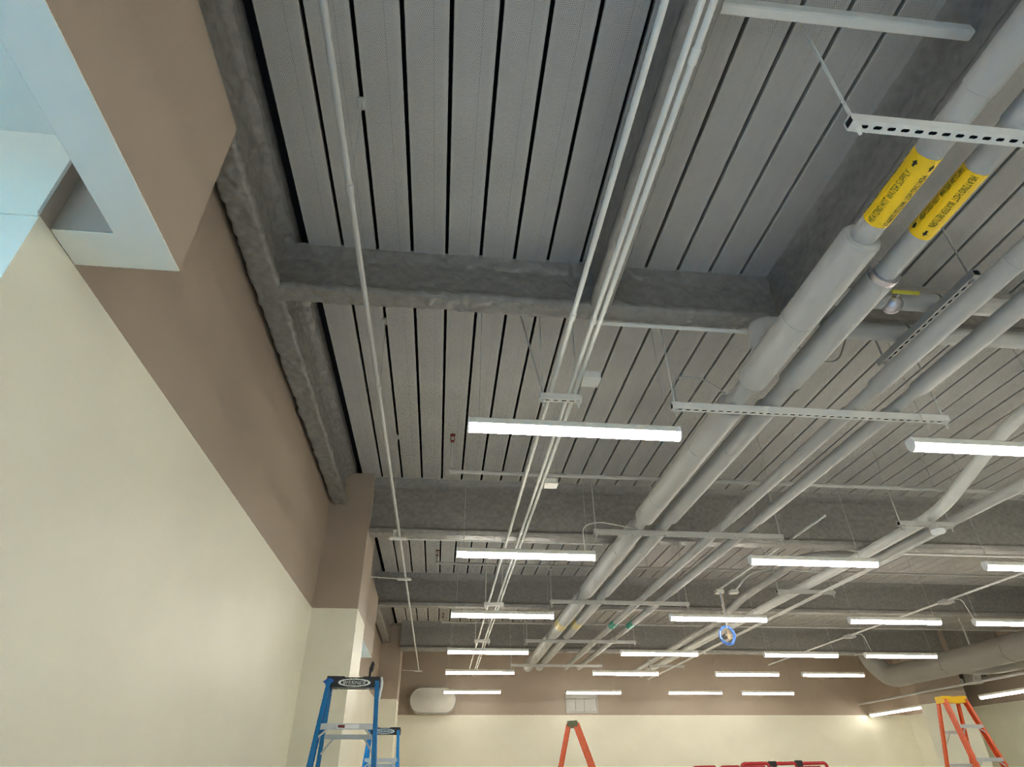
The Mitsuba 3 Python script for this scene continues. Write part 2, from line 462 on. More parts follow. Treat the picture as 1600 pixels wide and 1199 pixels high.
for yy, rn in ROWS:
    for i, (xx, cn) in enumerate(COLS):
        if rn == 'behind':
            if i < 4:
                strip_light(xx, yy, 1.68, FOUR, 1.22, 'white linear LED strip light hanging overhead outside the view', 'strip lights outside the view', inset=0.15 if i == 1 else 0.06)
            continue
        if i == 4 or (rn in ('nearest', 'second') and i == 3):
            if i == 3:
                strip_light(xx, yy, 1.68, FOUR, 1.22, 'white linear LED strip light hanging overhead outside the view', 'strip lights outside the view', inset=0.15 if i == 1 else 0.06)
            continue
        far = '' if rn in ('nearest', 'farthest') else ' from the viewer'
        if rn == 'nearest' and i == 2:
            strip_light(xx, yy, 1.68, FOUR, 1.22, 'white linear LED strip light hanging overhead outside the view', 'strip lights outside the view', inset=0.15 if i == 1 else 0.06)
            continue
        strip_light(xx, yy, 1.68, FOUR, 1.22, f'glowing white strip light in the {rn} row of lights, {cn}', 'strip lights hung in rows', inset=0.15 if i == 1 else 0.06)
strip_light(10.36, 14.4, 1.33, EIGHT, 2.42, 'long glowing strip light along the right wall, left of the pier', 'strip lights along the right wall', 90.0)
strip_light(10.36, 10.85, 1.33, EIGHT, 2.42, 'long glowing strip light along the right wall, right of the yellow capped ladder', 'strip lights along the right wall', 90.0)

# ------------------------------------------------------------------ insulated pipes
KP = 0.943                      # the pipes hang low enough to pass under the girders
STRUTS = [q * KP for q in (1.18, 3.18, 5.49, 8.14, 10.75, 13.25)]


def pipe(name, label, cx, cz, r_thin, r_thick, y0, y1, sleeves, r_near=0, r_far=0):
    t = thing(name, label, 'pipe')
    cx, cz, r_thin, r_thick = cx * KP, cz * KP, r_thin * KP, r_thick * KP
    put('carrier_pipe', lathe_y(cx, cz, [(y0, 0.001), (y0, r_thin), (y1, r_thin), (y1, 0.001)], 36), 'jacket', t, smooth=40)
    for k, (a, b) in enumerate(sleeves):
        e = 0.012
        if r_near:
            r_thick = r_near * KP if k < 2 else r_far * KP
        put('insulation_sleeve', lathe_y(cx, cz, [(a, r_thin - 0.004), (a, r_thick - e * 0.6), (a + e, r_thick), (b - e, r_thick), (b, r_thick - e * 0.6), (b, r_thin - 0.004)], 36), 'jacket', t, smooth=40)
        m = (a + b) / 2
        if b - a > 1.0:
            for q in np.arange(a + 0.55, b - 0.2, 0.92):
                put('jacket_seam', lathe_y(cx, cz, [(q, r_thick - 0.001), (q, r_thick + 0.0025), (q + 0.022, r_thick + 0.0025), (q + 0.022, r_thick - 0.001)], 36), 'jacket', t, smooth=40)
    return t


def gaps(first, back=0.22, fwd=0.07):
    first *= KP
    s, out = first, []
    for q in STRUTS:
        if q < first:
            continue
        out.append((s, q - back))
        s = q + fwd
    out.append((s, 13.2))
    return out


P1 = pipe('insulated_pipe', 'largest insulated grey pipe, leftmost of four, with yellow HEATING HOT WATER SUPPLY marker', 1.823, 2.085, 0.057, 0.092, -4.2, 13.2, gaps(1.77))
P2 = pipe('insulated_pipe', 'insulated grey pipe second from the left, with yellow HEATING HOT WATER RETURN marker', 2.07, 2.085, 0.053, 0.073, -4.2, 13.2, gaps(1.98))
P3 = pipe('insulated_pipe', 'slimmer insulated pipe third from the left of four, with green marker bands', 2.645, 2.082, 0.039, 0.050, -4.2, 13.2, [(-4.2, 0.92), (1.18, 2.79)] + gaps(3.18)[1:], 0.055, 0.047)
P4 = pipe('insulated_pipe', 'slimmer insulated pipe rightmost of the four, with green marker bands', 2.93, 2.082, 0.039, 0.050, -4.2, 13.2, [(-4.2, 0.92), (1.18, 2.79)] + gaps(3.18)[1:], 0.055, 0.047)


def wrap(mesh2d, cx, cz, r, phi0, ymid, direction):
    """Bends flat lettering (x along the pipe, y around it) onto a pipe along y; phi0 is the angle of its baseline centre, measured from straight
    down towards -x; direction -1 reads towards -y with the letter tops towards -x."""
    m = mesh2d.copy()
    v = m.vertices
    s = direction
    y = ymid + s * v[:, 0]
    phi = phi0 - s * v[:, 1] / r
    rr = r + v[:, 2]
    m.vertices = np.c_[cx - rr * np.sin(phi), y, cz - rr * np.cos(phi)]
    return m


def centred(mesh, squeeze=1.0):
    m = mesh.copy()
    lo, hi = m.bounds
    m.apply_translation([-(lo[0] + hi[0]) / 2, -(lo[1] + hi[1]) / 2, 0])
    m.vertices[:, 0] *= squeeze
    return m


def arrow(flip):
    p = Polygon([(-0.013, -0.005), (0.0, -0.005), (0.0, -0.011), (0.014, 0), (0.0, 0.011), (0.0, 0.005), (-0.013, 0.005)])
    if flip:
        p = affinity.scale(p, -1, 1, origin=(0, 0))
    return trimesh.creation.extrude_polygon(p, 0.0012, engine='earcut')


def marker(parent, cx, cz, r, y0, y1, mat, label, text=None, rows=()):
    cx, cz, r, y0, y1 = cx * KP, cz * KP, r * KP, y0 * KP, y1 * KP
    rows = [(a, b, c * KP, d) for a, b, c, d in rows]
    k = put('marker_band', lathe_y(cx, cz, [(y0, r - 0.001), (y0, r + 0.0012), (y1, r + 0.0012), (y1, r - 0.001)], 48), mat, parent, smooth=40, label=label)
    if text:
        base = centred(meshkit.text_mesh(text, 0.026, 0.0012))
        base.vertices[:, 0] *= 0.25 / (base.bounds[1][0] - base.bounds[0][0])
        base = base.subdivide_to_size(0.012)
        for phi, s, ay, aflip in rows:
            ym = (y0 + y1) / 2
            put('lettering', wrap(base, cx, cz, r + 0.001, math.radians(phi), ym - 0.22 * (ay - ym), s), 'ink', k)
            put('flow_arrow', wrap(arrow(aflip), cx, cz, r + 0.001, math.radians(phi), ay, s), 'ink', k)
    return k


# angle of the view line on each pipe from straight down towards -x: about 41 and 45 degrees
marker(P1, 1.823, 2.085, 0.057, 1.315, 1.665, 'marker_yellow', 'yellow marker reading HEATING HOT WATER SUPPLY', 'HEATING HOT WATER SUPPLY', [(41 + 17, -1, 1.352, False), (41 - 53, 1, 1.352, True), (41 + 87, 1, 1.352, True)])
marker(P2, 2.07, 2.085, 0.053, 1.365, 1.715, 'marker_yellow', 'yellow marker reading HEATING HOT WATER RETURN', 'HEATING HOT WATER RETURN', [(45 + 45, -1, 1.68, True), (45 - 20, 1, 1.68, False)])
marker(P1, 1.823, 2.085, 0.092, 9.55, 9.9, 'marker_pale', 'pale yellow marker band')
marker(P2, 2.07, 2.085, 0.073, 9.55, 9.9, 'marker_pale', 'pale yellow marker band')
marker(P3, 2.645, 2.082, 0.050, 9.6, 9.9, 'marker_green', 'green marker band')
marker(P4, 2.93, 2.082, 0.050, 9.6, 9.9, 'marker_green', 'green marker band')
marker(P3, 2.645, 2.082, 0.055, 1.33, 1.66, 'marker_green', 'green marker band')
for P_, cx_, r_, ye in ((P1, 1.823, 0.0585, 0.985), (P2, 2.07, 0.0565, 1.10)):
    put('insulation_sleeve', lathe_y(cx_ * KP, 2.085 * KP, [(-4.2, 0.05), (-4.2, r_), (ye, r_), (ye + 0.004, r_ - 0.002), (ye + 0.004, 0.05)], 36), 'jacket', P_, smooth=40)
put('clamp_band', lathe_y(2.07 * KP, 2.085 * KP, [(1.86, 0.047), (1.86, 0.071), (1.875, 0.073), (1.89, 0.071), (1.89, 0.047)], 36), 'chrome', P2, smooth=40, label='shiny clamp band')

# short run of bare branch pipes crossing above, with a valve
for yy, lab in ((2.305, 'horizontal branch pipe with a yellow handled valve, crossing above the insulated pipes'), (2.575, 'horizontal branch pipe behind the valve pipe, crossing above the insulated pipes')):
    t = thing('branch_pipe', lab, 'pipe')
    m = lathe_y(0, 0, [(0, 0.001), (0, 0.052), (9.3, 0.052), (9.3, 0.001)], 28)
    m.vertices = np.c_[m.vertices[:, 1] + 2.1, -m.vertices[:, 0] + yy, m.vertices[:, 2] + 2.215]
    put('insulation', m, 'jacket', t, smooth=40)
    xd = 1.95 if yy < 2.4 else 1.70
    put('elbow', tube(arc([(2.11, yy, 2.215), (xd, yy, 2.215), (xd, yy, 2.03)], 10, 0.13), 0.05, 24), 'jacket', t, smooth=40)
    for q in (2.62, 3.9, 5.2):
        s = lathe_y(0, 0, [(0, 0.05), (0, 0.0545), (0.012, 0.0545), (0.012, 0.05)], 28)
        s.vertices = np.c_[s.vertices[:, 1] + q, -s.vertices[:, 0] + yy, s.vertices[:, 2] + 2.215]
        put('joint_ring', s, 'dark_steel', t, smooth=40)
    if yy < 2.4:
        put('valve_body', cat(ball((2.36, yy, 2.19), 0.058), tube([(2.36, yy, 2.2), (2.36, yy - 0.075, 2.2)], 0.012)), 'chrome', t, smooth=40, label='shiny valve body')
        put('valve_handle', bevel_box(2.31, 2.47, yy - 0.092, yy - 0.076, 2.19, 2.212), 'brass', t, label='yellow lever handle')


# ------------------------------------------------------------------ trapeze hangers of slotted channel
def channel(L, first=0.05, step=0.0508, w=0.041, h=0.041):
    """Slotted channel along x from 0 to L: slots through its underside, which lies at z = 0."""
    plate = sbox(0, -w / 2, L, w / 2)
    holes = []
    q = first
    while q < L - 0.03:
        holes.append(affinity.translate(sbox(-0.009, 0, 0.009, 0.0001).buffer(0.0068, 3), q, 0))
        q += step
    plate = plate.difference(unary_union(holes))
    m = trimesh.creation.extrude_polygon(plate, 0.0026, engine='earcut')
    return cat(m, bx(0, L, -w / 2, -w / 2 + 0.0026, 0, h), bx(0, L, w / 2 - 0.0026, w / 2, 0, h), bx(0, L, -w / 2, w / 2, h - 0.0026, h))


def trapeze(x0, x1, y, zb, label, rods=True, group=None, mat='gray_steel', tail=0.045):
    t = thing('trapeze_hanger', label, 'pipe hanger', group)
    m = channel(x1 - x0)
    m.apply_translation([x0, y, zb])
    put('added_shade_core', bx(x0 + 0.004, x1 - 0.004, y - 0.0175, y + 0.0175, zb + 0.008, zb + 0.036), 'deck_void', t, label='dark filler added as painted shade behind the slots')  # added black filler: its colour paints the shade seen through the slots
    put('slotted_channel', m, mat, t)
    if rods:
        for xr in (x0 + 0.022, x1 - 0.022):
            put('threaded_rod', tube([(xr, y, zb - tail), (xr, y, DECK + 0.03)], 0.0058, 8), mat, t, smooth=40)
            put('nut', cat(tube([(xr, y, zb - 0.011), (xr, y, zb - 0.001)], 0.012, 6), tube([(xr, y, zb - 0.0135), (xr, y, zb - 0.011)], 0.015, 12)), mat, t)
    return t


ORD = ['nearest', 'second', 'third', 'fourth', 'fifth', 'farthest']
for o, q in zip(ORD, STRUTS):
    trapeze(1.375 * KP, 3.27 * KP, q, 1.985 * KP, f'long slotted channel trapeze hanger carrying the four insulated pipes, {o} of six', group='trapezes under the insulated pipes', mat='conduit_paint' if q < 3.5 else 'gray_steel')
for o, q in zip(['nearest', 'second', 'farthest'], [3.145, 8.33, 10.8]):
    trapeze(0.52, 0.785, q, 1.985, f'short trapeze hanger carrying three thin conduits, {o} of three', group='trapezes under the thin conduits', mat='conduit_paint')
for o, q, a, b_ in zip(['nearest', 'second', 'farthest'], [4.86, 7.17, 12.75], [4.03, 4.01, 4.08], [4.56, 4.76, 4.81]):
    trapeze(a, b_, q, 1.916, f'short trapeze hanger carrying the large conduits on the right, {o} of three', group='trapezes under the large conduits')
for s_, e_ in ((0.545, 0.36), (0.762, 0.97)):
    put('sway_brace', tube([(s_, 3.145, 2.03), (e_, 3.0, DECK + 0.02)], 0.006, 6), 'gray_steel', 'trapeze_hanger_006')
t = thing('strut_channel', 'dark slotted strut running away between the second and third insulated pipes', 'pipe hanger')
m = channel(0.80)
m.vertices = np.c_[-m.vertices[:, 1] + 2.582, m.vertices[:, 0] + 1.98, m.vertices[:, 2] + 2.116]
put('slotted_channel', m, 'gray_steel', t)
put('added_shade_core', bx(2.5645, 2.5995, 1.984, 2.776, 2.124, 2.152), 'deck_void', t, label='dark filler added as painted shade behind the slots')  # same added filler, shade behind the slots painted as black
for yy in (2.02, 2.74):
    put('threaded_rod', tube([(2.582, yy, 2.09), (2.582, yy, DECK + 0.03)], 0.0058, 8), 'gray_steel', t, smooth=40)
    put('nut', tube([(2.582, yy, 2.104), (2.582, yy, 2.115)], 0.012, 6), 'gray_steel', t)


# ------------------------------------------------------------------ thin pipes and conduits
def conduit(name, label, pts, r, mat='conduit_paint', couplings=(), rad=0.1, seg=12, group=None, catg='conduit'):
    t = thing(name, label, catg, group)
    p = arc(pts, 8, rad) if len(pts) > 2 else np.asarray(pts, float)
    put('run', tube(p, r, seg), mat, t, smooth=40)
    p = np.asarray(p, float)
    for c in couplings:
        i = int(np.argmin(abs(p[:-1, 1] - c))) if len(p) > 2 else 0
        d = (p[i + 1] - p[i]) / np.linalg.norm(p[i + 1] - p[i])
        ax = int(np.argmax(abs(d)))
        q = p[i] + d * (c - p[i][ax]) / d[ax]
        put('coupling', tube([q - d * 0.028, q - d * 0.024, q + d * 0.024, q + d * 0.028], [r * 1.05, r * 1.3, r * 1.3, r * 1.05], seg), mat, t, smooth=30)
    return t


t = conduit('sprinkler_pipe', 'white thin pipe running away beside the left wall, leftmost pipe in the view', [(-0.468, -4.2, 2.02), (-0.468, 14.3, 2.02)], 0.0135, 'gray_steel', couplings=(1.67, 3.15, 5.4, 7.9))
for yy in (1.70, 3.30, 4.97):
    put('hanger_wire', tube([(-0.47, yy - 0.02, 2.03), (-0.503, yy, DECK + 0.02)], 0.0024, 6), 'gray_steel', t)
    put('deck_clip', bevel_box(-0.525, -0.490, yy - 0.03, yy + 0.03, DECK - 0.012, DECK + 0.01), 'gray_steel', t)
for yy, lf in ((5.80, -0.56), (7.2, -0.56), (14.0, -0.56)):
    put('support_bracket', cat(bevel_box(lf, -0.40, yy - 0.025, yy + 0.025, 1.985, 2.006), *( [tube([(-1.17, yy, 2.03), (lf + 0.02, yy, 2.0)], 0.006, 8)] if yy > 6 else [bx(-0.53, -0.5, yy - 0.02, yy + 0.02, 2.0, 2.075)])), 'conduit_paint', t)
conduit('conduit', 'white thin conduit, left one of three running away above the nearest strip light', [(0.588, -4.2, 2.038), (0.588, 14.9, 2.038)], 0.0135, couplings=(2.4, 5.6))
conduit('conduit', 'white thin conduit, middle one of three running away above the nearest strip light', [(0.703, -4.2, 2.038), (0.703, 14.9, 2.038)], 0.0125, couplings=(2.42, 5.65))
conduit('conduit', 'white thin conduit, right one of three, entering the pale junction boxes', [(0.741, -4.2, 2.038), (0.741, 14.9, 2.038)], 0.0125, couplings=(1.02,))


def junction_box(label, x, y, z, s=0.1, h=0.045, mat='white_metal', group=None):
    t = thing('junction_box', label, 'junction box', group)
    put('box', bevel_box(x - s / 2, x + s / 2, y - s / 2, y + s / 2, z, z + h, 0.005), mat, t)
    put('cover', bevel_box(x - s / 2 - 0.003, x + s / 2 + 0.003, y - s / 2 - 0.003, y + s / 2 + 0.003, z - 0.004, z, 0.0015), mat, t)
    for a in (-1, 1):
        put('screw', tube([(x + a * s * 0.38, y + a * s * 0.38, z - 0.007), (x + a * s * 0.38, y + a * s * 0.38, z - 0.004)], 0.004, 8), 'gray_steel', t)
    return t


junction_box('pale square junction box on the conduits just before the nearest strip light', 0.80, 2.94, 2.0)
junction_box('pale square junction box on the conduits beyond the nearest strip light', 0.80, 4.45, 2.0)


def sprinkler_line(label, y, z, x0, x1, riser):
    t = thing('sprinkler_line', label, 'pipe')
    put('run', tube([(x0, y, z), (x1, y, z)], 0.017, 14), 'gray_steel', t, smooth=40)
    put('elbow', cat(tube([(x0 - 0.012, y, z), (x0 + 0.045, y, z)], 0.023, 14), ball((x0, y, z), 0.024)), 'gray_steel', t, smooth=40)
    put('riser', tube([(x0, y, z), (x0, y, riser - 0.02)], 0.012, 10), 'gray_steel', t, smooth=40)
    h = put('sprinkler_head', cat(tube([(x0, y, riser - 0.03), (x0, y, riser - 0.01)], 0.016, 8), tube([(x0 - 0.014, y, riser - 0.01), (x0 - 0.018, y, riser + 0.02), (x0, y, riser + 0.045)], 0.004, 6),
            tube([(x0 + 0.014, y, riser - 0.01), (x0 + 0.018, y, riser + 0.02), (x0, y, riser + 0.045)], 0.004, 6), tube([(x0, y, riser + 0.045), (x0, y, riser + 0.049)], 0.026, 16)), 'sprinkler_red', t, smooth=30, label='red upright sprinkler head')
    put('bulb', ball((x0, y, riser + 0.012), 0.006, 1), 'chrome', h)
    for q in np.arange(x0 + 0.9, x1, 1.9):
        put('hanger_rod', tube([(q, y, z), (q, y, DECK + 0.02)], 0.0045, 6), 'gray_steel', t)
    return t


sprinkler_line('grey sprinkler branch line crossing behind the nearest strip light, ending in a red head', 4.68, 2.2, -0.004, 11.9, 2.5)
sprinkler_line('grey sprinkler branch line crossing behind the second row of strip lights', 7.88, 2.4, -0.13, 11.8, 2.52)
sprinkler_line('grey sprinkler branch line crossing behind the third row of strip lights', 11.38, 2.42, -0.02, 11.5, 2.52)
conduit('conduit', 'thin conduit strapped under the nearest cross beam, right of the pair of conduits', [(0.77, 2.74, 2.29), (1.90, 2.74, 2.29)], 0.013)
conduit('conduit', 'thin conduit running along the underside of the deep girder', [(-0.60, 6.06, 2.086), (1.60, 6.06, 2.086)], 0.013)
conduit('conduit', 'thin conduit behind the deep girder on the right', [(4.80, 6.10, 2.08), (8.95, 6.10, 2.08)], 0.014)

# right-hand group: large offset conduit, its neighbours and a round sensor
conduit('large_conduit', 'thick pale conduit with an offset bend behind the nearest right strip light', [(4.35, 2.6, 2.42), (4.35, 3.75, 2.34), (4.37, 4.72, 2.010), (4.40, 6.0, 2.010), (4.40, 14.4, 2.010)], 0.052, rad=0.25, seg=20)
conduit('large_conduit', 'thick conduit right of the offset one, bending to the left behind the deep girder', [(4.63, 2.6, 2.005), (4.63, 6.18, 2.005), (4.60, 6.50, 2.20), (4.18, 6.72, 2.22), (4.16, 8.4, 2.16), (4.16, 9.1, 2.06), (4.16, 14.4, 2.02)], 0.048, 'gray_steel', rad=0.16, seg=18)
conduit('conduit', 'thin conduit right of the thick pair, beside the round white sensor', [(4.50, 4.9, 1.900), (4.52, 14.3, 1.900)], 0.014)
conduit('conduit', 'thin conduit on the outer side of the right-hand trapezes', [(4.71, 5.8, 1.975), (4.71, 14.4, 1.975)], 0.016)
t = thing('round_sensor', 'round white sensor disc hanging under the right-hand trapeze', 'sensor')
put('disc', tube([(4.335, 4.80, 1.830), (4.335, 4.80, 1.835), (4.335, 4.80, 1.862)], [0.05, 0.056, 0.056], 28), 'white_plastic', t, smooth=30)
put('base', tube([(4.335, 4.82, 1.862), (4.335, 4.82, 1.916)], 0.045, 20), 'gray_steel', t, smooth=30)
t = thing('round_sensor', 'small white sensor disc on the far conduits beneath the fourth row of lights', 'sensor')
put('disc', tube([(4.42, 9.6, 1.905), (4.42, 9.6, 1.93)], 0.06, 24), 'white_plastic', t, smooth=30)
put('base', tube([(4.42, 9.6, 1.93), (4.42, 9.6, 1.96)], 0.04, 16), 'gray_steel', t, smooth=30)

conduit('conduit', 'thin conduit running to a small box above the blue coil', [(3.585, 5.2, 2.13), (3.60, 7.85, 2.13)], 0.013)
junction_box('small pale box at the conduit end above the blue coil, left of two', 3.605, 7.88, 2.09, 0.10, 0.04)
junction_box('small pale box above the blue coil, right of two', 3.80, 7.87, 2.09, 0.10, 0.04)
conduit('flexible_cable', 'curved cable leaving the right box above the blue coil', [(3.83, 7.85, 2.13), (3.90, 7.55, 2.26), (4.15, 7.45, 2.3), (4.9, 7.4, 2.25)], 0.011, rad=0.25, catg='cable')

t = thing('cable_coil', 'coil of blue cable hanging below the third row of strip lights', 'cable')
rng = np.random.default_rng(4)
loops = []
for k in range(6):
    a = np.linspace(0, 2 * math.pi, 49)
    r = 0.083 + 0.02 * rng.random()
    loops.append(tube(np.c_[3.571 + r * np.cos(a) + 0.004 * rng.standard_normal(), 7.8 + 0.022 * (rng.random() - 0.5) + 0.012 * np.cos(2 * a + k), 1.548 + 1.12 * r * np.sin(a)], 0.0065, 8))
put('loops', cat(*loops), 'blue_rope', t, smooth=True)
put('cord', cat(tube([(3.575, 7.79, 1.63), (3.585, 7.78, 1.80), (3.60, 7.85, 2.09)], 0.007, 8), tube([(3.478, 7.785, 1.60), (3.463, 7.785, 1.52), (3.485, 7.785, 1.50)], 0.007, 8)), 'pale_blue_cord', t, smooth=True, label='pale blue cord')
t = thing('strap', 'flat tan strap hanging beside the blue coil', 'strap')
scene[t] = mikit.ply(shift(cat(bx(3.598, 3.638, 7.866, 7.869, 1.515, 2.09))), 'tan_strap')

# lighting conduits on the right with junction boxes and power cords
for i, (xx, zz, y0, y1, lab) in enumerate([(6.50, 1.955, 4.4, 12.6, 'thin conduit feeding the strip lights at the right, running away to the far end')]):
    conduit('conduit', lab, [(xx, y0, zz), (xx, y1, zz)], 0.012)
    for nm, yy in (('nearer', 7.53), ('farther', 9.75)):
        junction_box(f'small junction box on the right lighting conduit, {nm} of two', xx, yy, zz - 0.03, 0.14, 0.04, 'gray_steel')
        conduit('power_cord', f'curved white cord dropping from the {nm} box of the right lighting conduit', [(xx + 0.07, yy, zz), (xx + 0.14, yy, zz + 0.03), (xx + 0.24, yy, zz + 0.02), (xx + 0.30, yy, 1.726)], 0.0045, 'white_metal', rad=0.08, seg=8, catg='cable')
conduit('power_cord', 'thin dark cord sagging between the second insulated pipe and the third', [(2.22, 3.03, 2.662), (2.30, 3.05, 2.36), (2.55, 3.08, 2.34), (2.74, 3.1, 2.662)], 0.006, 'gray_steel', rad=0.12, seg=8, catg='cable')
conduit('power_cord', 'thin cord arching above the left end of the second pipe trapeze', [(1.335, 3.0, 1.91), (1.335, 3.0, 2.12), (1.56, 3.03, 2.13), (1.68, 3.04, 2.03)], 0.005, 'gray_steel', rad=0.12, seg=8, catg='cable')
conduit('power_cord', 'white cord arching down to the second row strip light near the third pipe trapeze', [(1.22, 5.215, 1.724), (1.20, 5.2, 1.95), (1.36, 5.18, 1.99), (1.68, 5.17, 1.93)], 0.005, 'white_metal', rad=0.12, seg=8, catg='cable')

# spiral duct on the right with its elbow and rods
t = thing('spiral_duct', 'large round grey duct running away at the right end of the room', 'duct')
DX, DZ, DR = 9.30, 1.80, 0.203
put('run', lathe_y(DX, DZ, [(-4.0, 0.001), (-4.0, DR), (12.6, DR)], 40), 'duct_paint', t, smooth=40)
put('elbow', tube(arc([(DX, 12.55, DZ), (DX, 13.0, DZ), (DX - 0.25, 13.15, 2.2), (DX - 0.25, 13.15, 2.645)], 10, 0.4), DR + 0.001, 40), 'duct_paint', t, smooth=40)
for q in np.arange(4.0, 12.6, 1.45):
    put('joint_collar', lathe_y(DX, DZ, [(q, 0.19), (q, DR + 0.008), (q + 0.045, DR + 0.008), (q + 0.045, 0.19)], 40), 'duct_paint', t, smooth=40)
put('side_branch', tube(arc([(9.40, 11.1, 1.74), (9.75, 11.0, 1.71), (10.05, 10.4, 1.73), (10.05, 4.0, 1.76)], 8, 0.4), 0.14, 32), 'duct_paint', t, smooth=40)
put('branch_collar', tube([(10.05, 9.2, 1.735), (10.05, 9.25, 1.735)], 0.148, 32), 'duct_paint', t, smooth=40)
put('hanger_strap', cat(*[bx(DX - 0.012, DX + 0.012, q, q + 0.02, DZ + DR - 0.01, DECK + 0.02) for q in (4.8, 7.7, 10.6)]), 'gray_steel', t)
conduit('conduit', 'long thin pipe running away beneath the round duct', [(10.05, 3.0, 1.545), (10.05, 15.5, 1.545)], 0.023, 'gray_steel')

# ------------------------------------------------------------------ fixtures on the far and right walls
t = thing('oval_duct', 'flat oval duct end standing out of the far wall at the left', 'duct')
ov = sbox(-0.41, -0.001, 0.11, 0.001).buffer(0.255, 24)
m = prism(ov, 0.338, 'y', (0, 15.36, 1.597))
put('cap', m, 'oval_paint', t, smooth=30)
put('rim', prism(ov.buffer(0.012, 24).difference(ov.buffer(-0.01)), 0.03, 'y', (0, 15.352, 1.597)), 'duct_paint', t)

t = thing('air_grille', 'metal return air grille on the far wall below the farthest row of lights', 'grille')
x0, x1, z0, z1 = 2.92, 3.68, 1.37, 1.77
put('frame', cat(bx(x0, x1, 15.66, 15.71, z0, z0 + 0.03), bx(x0, x1, 15.66, 15.71, z1 - 0.03, z1), bx(x0, x0 + 0.03, 15.66, 15.71, z0, z1), bx(x1 - 0.03, x1, 15.66, 15.71, z0, z1)), 'gray_steel', t)
put('back', bx(x0, x1, 15.695, 15.71, z0, z1), 'dark_steel', t)
put('panel', bevel_box(x0 + 0.032, x1 - 0.032, 15.672, 15.694, 1.665, 1.738), 'gray_steel', t)
for a, b_ in ((2.952, 3.148), (3.153, 3.355), (3.36, 3.648)):
    put('panel', bevel_box(a, b_, 15.668, 15.69, 1.402, 1.66), 'gray_steel', t)

t = thing('wall_speaker', 'pale box device on a bracket on the right wall above the yellow capped ladder', 'wall device')
put('box', bevel_box(11.2, 11.42, 13.05, 13.3, 1.70, 1.98, 0.015), 'white_metal', t)
put('bracket', bx(11.42, 11.62, 13.12, 13.2, 1.85, 1.93), 'dark_steel', t)
t = thing('security_camera', 'small white camera left of the pale box on the right wall', 'camera')
put('body', tube([(11.2, 13.50, 1.80), (11.2, 13.40, 1.78)], [0.05, 0.06], 16), 'white_plastic', t, smooth=30)
put('mount', tube([(11.2, 13.5, 1.8), (11.56, 13.6, 1.9)], 0.015, 8), 'gray_steel', t)
t = thing('wall_display', 'dark panel with a white top edge on the right wall', 'panel')
put('panel', bx(11.83, 11.86, 11.6, 14.2, -0.9, 0.30), 'panel_dark', t)
put('top_edge', bx(11.78, 11.87, 11.6, 14.2, 0.30, 0.35), 'white_plastic', t, label='white top edge')


# ------------------------------------------------------------------ stepladders
def stick(p, q, w, d, side=(1, 0, 0)):
    """A channel-shaped rail from p to q: w across (along side), d deep."""
    p, q = np.asarray(p, float), np.asarray(q, float)
    t = (q - p) / np.linalg.norm(q - p)
    u = np.asarray(side, float) - t * np.dot(side, t)
    u /= np.linalg.norm(u)
    n = np.cross(t, u)
    L, th = np.linalg.norm(q - p), 0.006
    sec = Polygon([(-w / 2, -d / 2), (w / 2, -d / 2), (w / 2, -d / 2 + th), (-w / 2 + th, -d / 2 + th), (-w / 2 + th, d / 2 - th), (w / 2, d / 2 - th), (w / 2, d / 2), (-w / 2, d / 2)])
    m = trimesh.creation.extrude_polygon(sec, L, engine='earcut')
    v = m.vertices
    m.vertices = p + v[:, :1] * u + v[:, 1:2] * n + v[:, 2:] * t
    return m


